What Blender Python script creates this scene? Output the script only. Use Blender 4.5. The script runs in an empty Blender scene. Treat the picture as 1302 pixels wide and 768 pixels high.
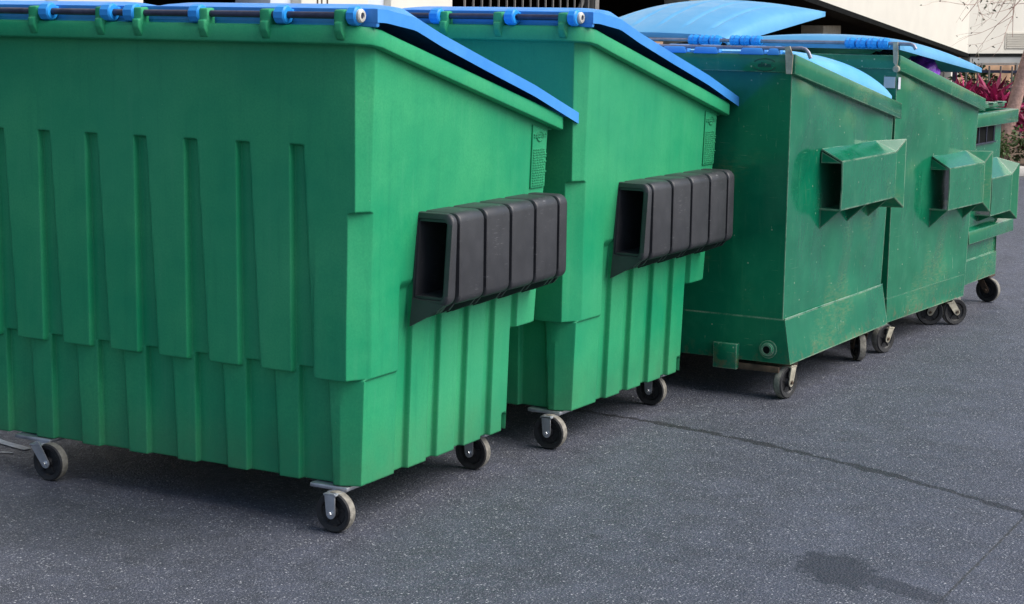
import bpy, bmesh, math, random
from mathutils import Vector, Matrix, noise
random.seed(7)
S = bpy.context.scene
COL = S.collection
rad = math.radians

# ------------------------------------------------------------------ helpers
def ss(a, b, x):
    if a == b: return 1.0 if x >= a else 0.0
    t = min(1.0, max(0.0, (x - a) / (b - a)))
    return t * t * (3 - 2 * t)
def lerp(a, b, t): return a + (b - a) * t

class MB:
    """collects shapes that become ONE mesh object"""
    def __init__(self): self.v = []; self.f = []; self.m = []; self.s = []
    def add(self, vs, fs, mi=0, smooth=False, M=None):
        o = len(self.v)
        for p in vs:
            p = Vector(p)
            self.v.append(M @ p if M else p)
        for f in fs:
            self.f.append([o + i for i in f]); self.m.append(mi); self.s.append(smooth)
    def from_bm(self, bm, mi=0, smooth=False, M=None):
        bm.verts.index_update()
        self.add([v.co.copy() for v in bm.verts], [[v.index for v in f.verts] for f in bm.faces], mi, smooth, M)
        bm.free()
    def box(self, c, s, mi=0, bev=0.0, rot=None, seg=2, M=None):
        bm = bmesh.new(); bmesh.ops.create_cube(bm, size=1)
        for v in bm.verts: v.co = Vector((v.co.x * s[0], v.co.y * s[1], v.co.z * s[2]))
        if bev > 0: bmesh.ops.bevel(bm, geom=bm.edges[:], offset=bev, segments=seg, affect='EDGES', profile=0.5)
        T = Matrix.Translation(c)
        if rot is not None: T = T @ (rot if isinstance(rot, Matrix) else Matrix.Rotation(rot, 4, 'Z'))
        if M: T = M @ T
        self.from_bm(bm, mi, bev > 0, T)
    def hexa(self, p, mi=0, bev=0.0):
        """8 corners: bottom 0-3, top 4-7"""
        bm = bmesh.new(); vs = [bm.verts.new(q) for q in p]
        for f in ((3,2,1,0),(4,5,6,7),(0,1,5,4),(1,2,6,5),(2,3,7,6),(3,0,4,7)): bm.faces.new([vs[i] for i in f])
        bmesh.ops.recalc_face_normals(bm, faces=bm.faces[:])
        if bev > 0: bmesh.ops.bevel(bm, geom=bm.edges[:], offset=bev, segments=2, affect='EDGES', profile=0.5)
        self.from_bm(bm, mi, bev > 0)
    def plate(self, pts, t, mi=0, bev=0.0):
        """flat polygon given thickness t along its normal (centred)"""
        pts = [Vector(p) for p in pts]
        n = Vector((0, 0, 0))
        for i in range(len(pts)):
            n += pts[i].cross(pts[(i + 1) % len(pts)])
        n.normalize(); k = len(pts)
        bm = bmesh.new()
        a = [bm.verts.new(p - n * t / 2) for p in pts]; b = [bm.verts.new(p + n * t / 2) for p in pts]
        bm.faces.new(a[::-1]); bm.faces.new(b)
        for i in range(k): bm.faces.new([a[i], a[(i + 1) % k], b[(i + 1) % k], b[i]])
        if bev > 0: bmesh.ops.bevel(bm, geom=bm.edges[:], offset=bev, segments=1, affect='EDGES')
        self.from_bm(bm, mi, False)
    def tube(self, pts, r, n=10, mi=0, cap=True, M=None):
        pts = [Vector(p) for p in pts]; rs = r if isinstance(r, (list, tuple)) else [r] * len(pts)
        vs = []; fs = []
        up = None
        for i, p in enumerate(pts):
            d = (pts[min(i + 1, len(pts) - 1)] - pts[max(i - 1, 0)]).normalized()
            if up is None:
                up = Vector((0, 0, 1)) if abs(d.z) < 0.9 else Vector((1, 0, 0))
            x = d.cross(up)
            if x.length < 1e-5: x = d.cross(Vector((0, 1, 0)))
            x.normalize(); y = x.cross(d).normalized(); up = y
            for k in range(n):
                a = 2 * math.pi * k / n
                vs.append(p + (x * math.cos(a) + y * math.sin(a)) * rs[i])
        for i in range(len(pts) - 1):
            for k in range(n):
                fs.append([i * n + k, i * n + (k + 1) % n, (i + 1) * n + (k + 1) % n, (i + 1) * n + k])
        if cap:
            fs.append(list(range(n))[::-1]); fs.append([(len(pts) - 1) * n + k for k in range(n)])
        self.add(vs, fs, mi, True, M)
    def lathe(self, prof, n=28, mi=0, M=None, smooth=True):
        """profile of (radius, height) turned about local z"""
        vs = []; fs = []
        for r, h in prof:
            for k in range(n):
                a = 2 * math.pi * k / n; vs.append((r * math.cos(a), r * math.sin(a), h))
        for i in range(len(prof) - 1):
            for k in range(n):
                fs.append([i * n + k, i * n + (k + 1) % n, (i + 1) * n + (k + 1) % n, (i + 1) * n + k])
        self.add(vs, fs, mi, smooth, M)
    def ring_y(self, outer, inner, y0, y1, b=0.006, mi=0):
        """hollow sleeve: closed outlines in (x, z) run along y, ends rounded by b"""
        k = len(outer); vs = []; fs = []
        def inset(p, d):
            cx = sum(q[0] for q in p) / k; cz = sum(q[1] for q in p) / k; o = []
            for x, z in p:
                l = math.hypot(x - cx, z - cz); o.append((x - (x - cx) / l * d, z - (z - cz) / l * d))
            return o
        rows = [(inner, y0), (inset(outer, b), y0), (inset(outer, b * .3), y0 + b * .3), (outer, y0 + b), (outer, y1 - b), (inset(outer, b * .3), y1 - b * .3), (inset(outer, b), y1), (inner, y1)]
        for p, y in rows:
            for x, z in p: vs.append((x, y, z))
        R = len(rows)
        for i in range(R):
            for j in range(k):
                a = i * k + j; c = i * k + (j + 1) % k; d = ((i + 1) % R) * k + (j + 1) % k; e = ((i + 1) % R) * k + j
                fs.append([a, c, d, e])
        self.add(vs, fs, mi, False)
    def build(self, name, mats, parent=None, angle=35, recalc=True):
        me = bpy.data.meshes.new(name)
        me.from_pydata([tuple(p) for p in self.v], [], self.f)
        if not isinstance(mats, (list, tuple)): mats = [mats]
        for m in mats: me.materials.append(m)
        me.polygons.foreach_set('material_index', self.m)
        me.polygons.foreach_set('use_smooth', [True] * len(self.f))
        if recalc:
            bm = bmesh.new(); bm.from_mesh(me); bmesh.ops.recalc_face_normals(bm, faces=bm.faces[:]); bm.to_mesh(me); bm.free()
        me.update()
        if angle is not None and hasattr(me, 'set_sharp_from_angle'): me.set_sharp_from_angle(angle=rad(angle))
        o = bpy.data.objects.new(name, me); COL.objects.link(o)
        if parent: o.parent = parent
        return o

def thing(name, label, cat, loc=(0, 0, 0), rz=0.0, group=None):
    o = bpy.data.objects.new(name, None); COL.objects.link(o); o.empty_display_size = .2
    o.location = loc; o.rotation_euler = (0, 0, rz); tag(o, label, cat, group); return o
def tag(o, label=None, cat=None, group=None, kind=None):
    if label: o['label'] = label
    if cat: o['category'] = cat
    if group: o['group'] = group
    if kind: o['kind'] = kind
    return o
def copy_tree(o, parent=None):
    c = o.copy(); COL.objects.link(c)
    if parent: c.parent = parent
    for ch in list(o.children): copy_tree(ch, c)
    return c

# ------------------------------------------------------------------ materials
class NT:
    def __init__(self, name):
        self.m = bpy.data.materials.new(name); self.m.use_nodes = True
        self.t = self.m.node_tree; self.n = self.t.nodes; self.l = self.t.links
        self.b = self.n['Principled BSDF']; self.co = None
    def new(self, typ, **kw):
        nd = self.n.new(typ)
        for k, v in kw.items(): setattr(nd, k, v)
        return nd
    def link(self, a, b): self.l.new(a, b)
    def coord(self, scale=(1, 1, 1), which='Object'):
        tc = self.new('ShaderNodeTexCoord'); mp = self.new('ShaderNodeMapping'); mp.inputs['Scale'].default_value = scale
        self.link(tc.outputs[which], mp.inputs['Vector']); return mp.outputs['Vector']
    def noise(self, vec, scale, detail=4, rough=.55, dist=0.0):
        nd = self.new('ShaderNodeTexNoise'); nd.inputs['Scale'].default_value = scale; nd.inputs['Detail'].default_value = detail
        nd.inputs['Roughness'].default_value = rough; nd.inputs['Distortion'].default_value = dist
        self.link(vec, nd.inputs['Vector']); return nd.outputs['Fac']
    def voro(self, vec, scale, out='Distance', feature='F1'):
        nd = self.new('ShaderNodeTexVoronoi', feature=feature); nd.inputs['Scale'].default_value = scale
        self.link(vec, nd.inputs['Vector']); return nd.outputs[out]
    def ramp(self, fac, stops, interp='LINEAR'):
        nd = self.new('ShaderNodeValToRGB'); cr = nd.color_ramp; cr.interpolation = interp
        while len(cr.elements) < len(stops): cr.elements.new(.5)
        for e, (p, c) in zip(cr.elements, stops):
            e.position = p; e.color = (c, c, c, 1) if isinstance(c, (int, float)) else (*c, 1)
        self.link(fac, nd.inputs['Fac']); return nd.outputs['Color']
    def mix(self, fac, a, b, mode='MIX'):
        nd = self.new('ShaderNodeMix', data_type='RGBA', blend_type=mode)
        for idx, x in ((0, fac), (6, a), (7, b)):
            if hasattr(x, 'links'): self.link(x, nd.inputs[idx])
            elif idx == 0: nd.inputs[0].default_value = x
            else: nd.inputs[idx].default_value = (*x, 1)
        return nd.outputs[2]
    def math(self, op, a, b=0.0, clamp=False):
        nd = self.new('ShaderNodeMath', operation=op, use_clamp=clamp)
        for i, x in enumerate((a, b)):
            if hasattr(x, 'links'): self.link(x, nd.inputs[i])
            else: nd.inputs[i].default_value = x
        return nd.outputs[0]
    def bump(self, h, strength=.2, dist=.01, prev=None):
        nd = self.new('ShaderNodeBump'); nd.inputs['Strength'].default_value = strength; nd.inputs['Distance'].default_value = dist
        self.link(h, nd.inputs['Height'])
        if prev is not None: self.link(prev, nd.inputs['Normal'])
        return nd.outputs['Normal']
    def out(self, col=None, rough=None, normal=None, metal=None, spec=None):
        b = self.b
        for key, x in (('Base Color', col), ('Roughness', rough), ('Normal', normal), ('Metallic', metal), ('Specular IOR Level', spec)):
            if x is None: continue
            if hasattr(x, 'links'): self.link(x, b.inputs[key])
            elif key == 'Base Color': b.inputs[key].default_value = (*x, 1)
            else: b.inputs[key].default_value = x
        return self.m

def mat_simple(name, col, rough=.5, metal=0.0, var=.25, scale=12, bump=.1, bscale=60, spec=.5):
    n = NT(name); v = n.coord()
    f = n.noise(v, scale, 5)
    c = n.mix(n.ramp(f, [(.3, 0.0), (.7, 1.0)]), tuple(x * (1 - var) for x in col), tuple(min(1, x * (1 + var)) for x in col))
    nb = n.bump(n.noise(v, bscale, 3), bump, .01) if bump else None
    r = n.ramp(n.noise(v, scale * 2.3, 3), [(.3, max(0, rough - .08)), (.7, min(1, rough + .08))])
    return n.out(c, r, nb, metal, spec)

def mat_moulded_green():
    n = NT('moulded_green_plastic'); raw = n.coord()
    oi = n.new('ShaderNodeObjectInfo'); sc0 = n.new('ShaderNodeVectorMath', operation='SCALE'); n.link(oi.outputs['Location'], sc0.inputs[0]); sc0.inputs['Scale'].default_value = 2.37
    ad = n.new('ShaderNodeVectorMath', operation='ADD'); n.link(raw, ad.inputs[0]); n.link(sc0.outputs[0], ad.inputs[1]); v = ad.outputs[0]
    mpz = n.new('ShaderNodeMapping'); mpz.inputs['Scale'].default_value = (7, 7, .5); n.link(v, mpz.inputs['Vector'])
    f = n.noise(v, 2.2, 5, .6); g = n.noise(v, 130, 2, .5)
    c = n.mix(n.ramp(f, [(.32, 0.), (.68, 1.)]), (.012, .300, .136), (.048, .388, .165))
    c = n.mix(n.ramp(g, [(.35, 0.), (.65, .35)]), c, (.010, .25, .115))
    c = n.mix(n.math('MULTIPLY', n.ramp(n.noise(v, .9, 4, .6), [(.45, 0.), (.75, 1.)]), .35), c, (.075, .41, .22))
    # pale scuffs, thin scratches
    vs = n.coord((3, 3, 40)); w = n.noise(vs, 6, 6, .7, .6)
    sc = n.ramp(w, [(.69, 0.), (.74, 1.)])
    msk = n.ramp(n.noise(v, 5, 3), [(.52, 0.), (.66, 1.)])
    c = n.mix(n.math('MULTIPLY', n.math('MULTIPLY', sc, msk), .38), c, (.12, .36, .22))
    stz = n.noise(mpz.outputs[0], 3.5, 6, .7)
    c = n.mix(n.math('MULTIPLY', n.ramp(stz, [(.54, 0.), (.72, 1.)]), .30), c, (.008, .20, .10))
    c = n.mix(n.math('MULTIPLY', n.ramp(stz, [(.28, 1.), (.44, 0.)]), .22), c, (.08, .38, .205))
    # dust specks
    vd = n.voro(v, 38); dot = n.ramp(vd, [(.035, 1.), (.06, 0.)])
    dm = n.ramp(n.noise(v, 23, 2), [(.58, 0.), (.62, 1.)])
    c = n.mix(n.math('MULTIPLY', n.math('MULTIPLY', dot, dm), .55), c, (.35, .5, .36))
    # grime towards the foot
    sep = n.new('ShaderNodeSeparateXYZ'); n.link(raw, sep.inputs[0])
    low = n.ramp(sep.outputs['Z'], [(.17, 1.), (.42, 0.)])
    gr = n.math('MULTIPLY', n.math('MULTIPLY', low, n.noise(v, 9, 5)), .7)
    c = n.mix(gr, c, (.07, .16, .085))
    bvl = n.new('ShaderNodeBevel', samples=4); bvl.inputs['Radius'].default_value = .010
    nb = n.bump(n.noise(v, 260, 3), .12, .004, bvl.outputs[0]); nb = n.bump(n.noise(v, 4, 3), .14, .03, nb)
    r = n.ramp(f, [(.3, .33), (.7, .50)])
    return n.out(c, r, nb, 0, .24)

def mat_painted_steel(name, a, b, dull):
    n = NT(name); v = n.coord()
    f = n.noise(v, 1.7, 7, .65)
    c = n.mix(n.ramp(f, [(.3, 0.), (.7, 1.)]), a, b)
    f2 = n.noise(v, 7, 6, .7)
    c = n.mix(n.math('MULTIPLY', n.ramp(f2, [(.5, 0.), (.75, 1.)]), .28), c, dull)
    st = n.noise(n.coord((5, 5, .55)), 5, 6, .7)             # rain streaks
    c = n.mix(n.math('MULTIPLY', n.ramp(st, [(.55, 0.), (.78, 1.)]), .22), c, (.09, .26, .14))
    # scratches
    for sc_, rot, s in (((2, 2, 60), .12, 3.1), ((30, 30, 3), .5, 2.0)):
        tc = n.new('ShaderNodeTexCoord'); mp = n.new('ShaderNodeMapping'); mp.inputs['Scale'].default_value = sc_; mp.inputs['Rotation'].default_value = (rot, rot * .6, 0)
        n.link(tc.outputs['Object'], mp.inputs['Vector'])
        w = n.noise(mp.outputs['Vector'], s, 6, .72)
        ms = n.ramp(n.noise(v, 2.3 + s, 4), [(.48, 0.), (.60, 1.)])
        c = n.mix(n.math('MULTIPLY', n.math('MULTIPLY', n.ramp(w, [(.645, 0.), (.68, 1.)]), ms), .8), c, (.26, .40, .27))
    rub = n.math('MULTIPLY', n.ramp(n.noise(v, 1.9, 3), [(.55, 0.), (.66, 1.)]), n.ramp(n.noise(n.coord((6, 6, 22)), 3, 8, .8), [(.44, 0.), (.62, 1.)]))
    c = n.mix(n.math('MULTIPLY', rub, .42), c, (.19, .24, .10))
    # chips: pale specks and rust
    vd = n.voro(v, 22); dot = n.ramp(vd, [(.07, 1.), (.11, 0.)]); dm = n.ramp(n.noise(v, 9, 4), [(.53, 0.), (.58, 1.)])
    c = n.mix(n.math('MULTIPLY', n.math('MULTIPLY', dot, dm), .75), c, (.42, .50, .36))
    sep = n.new('ShaderNodeSeparateXYZ'); n.link(v, sep.inputs[0])
    low = n.ramp(sep.outputs['Z'], [(.17, 1.), (.27, 0.)])
    ru = n.ramp(n.noise(v, 14, 6, .7), [(.5, 0.), (.66, 1.)])
    c = n.mix(n.math('MULTIPLY', n.math('MULTIPLY', low, ru), .75), c, (.17, .12, .06))
    geo = n.new('ShaderNodeNewGeometry')
    bv = n.new('ShaderNodeBevel', samples=4); bv.inputs['Radius'].default_value = .011
    dp = n.new('ShaderNodeVectorMath', operation='DOT_PRODUCT'); n.link(bv.outputs[0], dp.inputs[0]); n.link(geo.outputs['Normal'], dp.inputs[1])
    ed = n.ramp(dp.outputs['Value'], [(.84, 1.), (.985, 0.)])
    c = n.mix(n.math('MULTIPLY', n.math('MULTIPLY', ed, n.ramp(n.noise(v, 8, 6, .7), [(.36, 0.), (.54, 1.)])), .85), c, (.38, .48, .36))
    nb = n.bump(n.noise(v, 90, 3), .07, .004); nb = n.bump(n.noise(v, 2.6, 3), .25, .03, nb)
    r = n.ramp(f2, [(.3, .10), (.7, .26)])
    n.b.inputs['Coat Weight'].default_value = .22; n.b.inputs['Coat Roughness'].default_value = .08
    return n.out(c, r, nb, 0, .42)

def mat_lid(name, a, b, rough=.45):
    n = NT(name); v = n.coord()
    c = n.mix(n.ramp(n.noise(v, 3, 6, .65), [(.3, 0.), (.7, 1.)]), a, b)
    st = n.noise(n.coord((2, 30, 2)), 4, 5, .7)
    c = n.mix(n.math('MULTIPLY', n.ramp(st, [(.6, 0.), (.75, 1.)]), .22), c, tuple(min(1, x * 1.6 + .06) for x in b))
    nb = n.bump(n.noise(v, 200, 3), .08, .004)
    return n.out(c, n.ramp(n.noise(v, 9, 4), [(.3, rough - .1), (.7, rough + .1)]), nb, 0, .5)

def mat_pocket():
    n = NT('charcoal_plastic'); v = n.coord()
    c = n.mix(n.ramp(n.noise(v, 9, 5), [(.3, 0.), (.7, 1.)]), (.028, .029, .034), (.043, .044, .051))
    w = n.noise(n.coord((2, 5, 60)), 3, 6, .75)
    ms = n.ramp(n.noise(v, 6, 3), [(.5, 0.), (.62, 1.)])
    c = n.mix(n.math('MULTIPLY', n.math('MULTIPLY', n.ramp(w, [(.60, 0.), (.66, 1.)]), ms), .75), c, (.26, .26, .28))
    nb = n.bump(n.noise(v, 240, 3), .12, .004)
    return n.out(c, n.ramp(n.noise(v, 15, 4), [(.3, .36), (.7, .52)]), nb, 0, .5)

def mat_asphalt():
    n = NT('asphalt'); v = n.coord()
    base = n.mix(n.ramp(n.noise(v, .8, 6, .6), [(.3, 0.), (.7, 1.)]), (.064, .071, .100), (.112, .122, .168))
    base = n.mix(n.ramp(n.noise(v, 5, 6, .7), [(.40, 0.), (.66, .8)]), base, (.048, .053, .068))
    base = n.mix(n.ramp(n.noise(v, 1.9, 5, .7), [(.50, 0.), (.72, .7)]), base, (.042, .046, .060))
    spv = n.voro(v, 2.6); sps = n.math('ADD', spv, n.math('MULTIPLY', n.math('SUBTRACT', n.noise(v, 25, 6, .8), .5), .22))
    base = n.mix(n.math('MULTIPLY', n.ramp(sps, [(.05, 1.), (.10, 0.)]), .55), base, (.03, .032, .04))
    base = n.mix(n.ramp(n.noise(v, 130, 3, .6), [(.35, 0.), (.65, .6)]), base, (.040, .041, .052))
    # light aggregate
    for sc_, th, amt, colr in ((290, .55, .75, (.035, .036, .045)), (250, .66, .7, (.25, .255, .30)), (160, .80, .8, (.36, .37, .41)), (95, .945, .8, (.46, .47, .50))):
        vn = n.new('ShaderNodeTexVoronoi', feature='F1'); vn.inputs['Scale'].default_value = sc_; n.link(v, vn.inputs['Vector'])
        sp = n.new('ShaderNodeSeparateColor'); n.link(vn.outputs['Color'], sp.inputs[0])
        pick = n.ramp(sp.outputs[0], [(th - .01, 0.), (th + .01, 1.)])
        core = n.ramp(vn.outputs['Distance'], [(.28, 1.), (.42, 0.)])
        base = n.mix(n.math('MULTIPLY', n.math('MULTIPLY', pick, core), amt), base, colr)
    sep = n.new('ShaderNodeSeparateXYZ'); n.link(v, sep.inputs[0]); X, Y = sep.outputs['X'], sep.outputs['Y']
    wob = n.math('MULTIPLY', n.math('SUBTRACT', n.noise(v, 12, 9, .8), .5), .13)
    # sealed wandering crack y = a + bx + cx^2
    yc = n.math('ADD', n.math('MULTIPLY', n.math('MULTIPLY', X, X), -.105), n.math('ADD', n.math('MULTIPLY', X, -.135), 2.28))
    d = n.math('ABSOLUTE', n.math('ADD', n.math('SUBTRACT', Y, yc), wob))
    wd = n.math('ADD', n.math('MULTIPLY', n.ramp(n.noise(v, 5, 5, .7), [(.38, 0.), (.66, 1.)]), .045), .009)
    ck = n.math('SUBTRACT', 1.0, n.math('DIVIDE', d, wd), True)
    ck = n.ramp(ck, [(.1, 0.), (.35, 1.)])
    base = n.mix(n.math('MULTIPLY', ck, .80), base, (.016, .016, .02))
    # straight saw joint
    d2 = n.math('ABSOLUTE', n.math('ADD', n.math('SUBTRACT', X, 2.037), n.math('MULTIPLY', wob, .10)))
    jt = n.math('MULTIPLY', n.ramp(d2, [(.0025, 1.), (.0065, 0.)]), n.ramp(n.noise(v, 17, 6, .7), [(.36, .35), (.55, 1.)]))
    base = n.mix(n.math('MULTIPLY', jt, .8), base, (.03, .027, .02))
    # damp stain: a lobe with a trailing tail
    def ell(cx, cy, rx, ry, rot):
        ca, sa = math.cos(rot), math.sin(rot)
        dx = n.math('SUBTRACT', X, cx); dy = n.math('SUBTRACT', Y, cy)
        u = n.math('DIVIDE', n.math('ADD', n.math('MULTIPLY', dx, ca), n.math('MULTIPLY', dy, sa)), rx)
        w = n.math('DIVIDE', n.math('SUBTRACT', n.math('MULTIPLY', dy, ca), n.math('MULTIPLY', dx, sa)), ry)
        return n.math('SQRT', n.math('ADD', n.math('MULTIPLY', u, u), n.math('MULTIPLY', w, w)))
    wn = n.math('MULTIPLY', n.math('SUBTRACT', n.noise(v, 15, 9, .85), .5), 3.0)
    stain = None; k_st = 0
    for e in ((1.62, .52, .13, .19, .6), (1.66, .44, .15, .10, -.5), (1.86, .43, .22, .065, -.42), (-.9, -.45, .9, .3, 0), (.62, .1, .06, .03, .3), (1.0, 1.25, .05, .03, .4), (1.9, 2.9, .22, .07, .3)):
        r_ = n.ramp(n.math('ADD', ell(*e), wn), [(.88, 1.), (1.0, 0.)])
        stain = n.math('MULTIPLY', r_, 1.0) if stain is None else n.math('MAXIMUM', stain, n.math('MULTIPLY', r_, .9 if k_st < 3 else .35)); k_st += 1
    base = n.mix(n.math('MULTIPLY', stain, .82), base, (.028, .030, .042))
    vv = n.voro(v, 110); nb = n.bump(vv, .55, .006); nb = n.bump(n.noise(v, 60, 4), .35, .006, nb)
    return n.out(base, n.ramp(n.noise(v, 30, 4), [(.3, .46), (.7, .72)]), nb, 0, .5)

def mat_leaf(name, a, b):
    n = NT(name); v = n.coord()
    info = n.new('ShaderNodeNewGeometry')
    c = n.mix(info.outputs['Random Per Island'], a, b)
    n.b.inputs['Roughness'].default_value = .5
    return n.out(c, .5, None, 0, .3)

M_PLASTIC = mat_moulded_green()
M_STEEL = mat_painted_steel('green_painted_steel', (.002, .130, .068), (.008, .195, .098), (.035, .24, .125))
M_STEEL2 = mat_painted_steel('worn_green_painted_steel', (.003, .135, .066), (.011, .205, .098), (.055, .26, .15))
M_BLUE = mat_lid('blue_plastic', (.03, .24, .70), (.07, .33, .80))
M_FADED = mat_lid('faded_blue_plastic', (.09, .33, .60), (.14, .41, .68), .4)
M_SKY = mat_lid('pale_blue_plastic', (.10, .42, .78), (.17, .50, .84), .4)
M_COLLAR = mat_lid('bright_blue_plastic', (.01, .27, .80), (.03, .36, .88))
M_POCKET = mat_pocket()
M_ZINC = mat_simple('zinc_plated_steel', (.46, .48, .52), .38, .7, .2, 20, .08)
M_BOLT = mat_simple('bright_bolt_steel', (.8, .82, .85), .25, .9, .1, 20, 0)
M_DIRTY = mat_simple('grimy_cream_steel', (.40, .37, .29), .6, .1, .35, 25, .2)
M_ROD = mat_simple('dark_steel_rod', (.055, .06, .10), .42, .5, .3, 20, .1)
M_GREYROD = mat_simple('dull_grey_rod', (.26, .26, .33), .45, .4, .3, 20, .1)
M_RUBBER = mat_simple('black_rubber', (.018, .018, .02), .6, 0, .3, 30, .2)
M_TREAD = mat_simple('scuffed_tread', (.23, .215, .185), .8, 0, .4, 40, .4)
M_HUB = mat_simple('black_wheel_hub', (.012, .012, .014), .5, 0, .3, 20, .1)
M_RUSTY = mat_simple('rusty_steel', (.085, .055, .036), .8, .1, .5, 25, .3)
M_WHITE = mat_simple('white_cap_plastic', (.58, .56, .50), .6, 0, .35, 40, .1)
M_DARKIN = mat_simple('dark_interior', (.010, .011, .011), .8, 0, .3, 8, 0, 60, .05)  # near-black base colour; the shade of interiors is put into it
M_CREAM = mat_simple('cream_painted_wall', (.70, .67, .60), .75, 0, .05, 1.5, .08)
M_BLUISH = mat_simple('shaded_white_wall', (.62, .66, .74), .8, 0, .05, 1.5, .08)  # white wall whose bluish shade is put into the base colour
M_GREYBEAM = mat_simple('grey_painted_beam', (.30, .31, .31), .6, 0, .15, 3, .1)
M_CONC = mat_simple('rough_concrete', (.42, .38, .31), .9, 0, .2, 12, .5, 40)
M_BARS = mat_simple('grey_metal_bar', (.20, .19, .18), .6, .2, .2, 10, .1)
M_KERB = mat_simple('pale_kerb_concrete', (.52, .49, .45), .9, 0, .18, 6, .3, 60)
M_SOIL = mat_simple('planter_soil', (.10, .065, .04), 1, 0, .4, 14, .8, 30)
M_ORANGE = mat_simple('peach_stucco', (.80, .52, .34), .9, 0, .12, 2, .2)
M_BARK = mat_simple('pinkish_bark', (.46, .29, .24), .9, 0, .3, 20, .8, 45)
M_PAINT = mat_simple('white_road_paint', (.82, .82, .86), .8, 0, .25, 20, .4, 90)
M_PURPLE = mat_simple('purple_bag_film', (.24, .05, .52), .3, 0, .3, 8, .2, 30)
M_BLACKBAG = mat_simple('black_bag_film', (.012, .013, .018), .3, 0, .3, 8, .3, 30)
M_STICK = mat_simple('white_sticker_paper', (.60, .62, .68), .6, 0, .08, 20, 0)
M_STAMP = mat_simple('stamped_dark_paint', (.006, .045, .035), .5, 0, .2, 20, 0)
M_LETTER = mat_simple('pale_lettering', (.35, .40, .46), .6, 0, .1, 20, 0)
M_LEAF = mat_leaf('green_leaves', (.03, .07, .015), (.12, .18, .06))
M_DARKLEAF = mat_leaf('dark_green_leaves', (.008, .025, .008), (.03, .07, .02))
M_PINKLEAF = mat_leaf('magenta_leaves', (.10, .008, .03), (.55, .03, .16))
M_TREELEAF = mat_leaf('olive_leaves', (.05, .06, .03), (.12, .13, .08))

# ------------------------------------------------------------------ camera
R_ = Vector((0.8764723462, 0.4812809043, 0.0128420186)); U_ = Vector((-0.0870951917, 0.1322648928, 0.9873805881)); F_ = Vector((-0.4735088741, 0.8665302587, -0.1578437735))
cam = bpy.data.cameras.new('camera'); co = bpy.data.objects.new('camera', cam); COL.objects.link(co)
mw = Matrix((( R_.x, U_.x, -F_.x, 3.5236), (R_.y, U_.y, -F_.y, -5.3159), (R_.z, U_.z, -F_.z, 1.8834), (0, 0, 0, 1)))
co.matrix_world = mw; cam.sensor_width = 36; cam.lens = 36 * 2296.03 / 1302; cam.clip_end = 2000; cam.clip_start = .05
S.camera = co

# ------------------------------------------------------------------ plastic dumpster
W = 2.06; YT = 1.40
PITCH = .241
def ztop(y): return 1.80 - .254 * max(0.0, y)
def groove(X, z):
    m = 0.0
    for i in range(7):
        gl = -.302 - PITCH * i; gr = gl + .064 + max(0, 1.416 - z) * .050
        if gl - .02 < X < gr + .02:
            m = max(m, ss(gl, gl + .0055, X) * (1 - ss(gr - .024, gr, X)))
    return m
def rear_out(X, z):
    g0 = groove(X, .58)
    blk = ss(-.205, -.19, X) + (1 - ss(-W + .19, -W + .205, X))
    zl = .572 + .022 * g0 - .010 * blk
    up = -.030 * groove(X, z) * (1 - ss(1.404, 1.411, z)) + .012 * blk * (1 - ss(.60, 1.17, z))
    rib = 0.0
    for i in range(7):
        rr = -.287 - PITCH * i; rl = rr - .105 + (.56 - z) * .045
        if rl - .04 < X < rr + .03: rib = max(rib, ss(rl - .024, rl + .002, X) * (1 - ss(rr, rr + .006, X)))
    bl = -.15 + (.56 - z) * .05
    bk = ss(bl - .018, bl + .002, X) + (1 - ss(-W + .13, -W + .15, X))
    rib = max(rib, bk)
    lo = -.026 - .026 * (1 - rib) + .006 * bk
    return lerp(lo, up, ss(zl - .003, zl + .003, z))
def side_base(z): return -.028 + .055 * (z - .17) / 1.6
def yfront(z): return lerp(1.185, 1.35 + .05 * (z - .6) / .85, ss(.588, .598, z))
def side_out(Y, z):
    o = .010 * (1 - ss(.262, .275, Y)) * ss(.560, .568, z) * (1 - ss(.60, 1.0, z))
    rec = ss(.272, .292, Y) * (1 - ss(1.192, 1.198, Y) * ss(.588, .596, z)) * (1 - ss(.86, .90, z))
    rib = 0.0
    for i in range(4):
        a = .366 + .2125 * i; b = a + .135
        rib = max(rib, ss(a, a + .006, Y) * (1 - ss(b, b + .030, Y)))
    rec2 = rec * (1 - rib)
    o -= .024 * rec2
    for c0, c1, zc in ((.062, .092, .240), (1.105, 1.140, .240)):
        o -= .045 * ss(c0 - .004, c0 + .004, Y) * (1 - ss(c1 - .004, c1 + .004, Y)) * (1 - ss(zc - .012, zc, z))
    return o
def corner(z):
    t1 = ss(.560, .568, z); t2 = ss(1.170, 1.180, z)
    def pick(lo, mid, hi): return lerp(lerp(lo, mid, t1), hi, t2)
    return pick(-.100, -.052, -.020), pick(.050, .080, .060)
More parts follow.
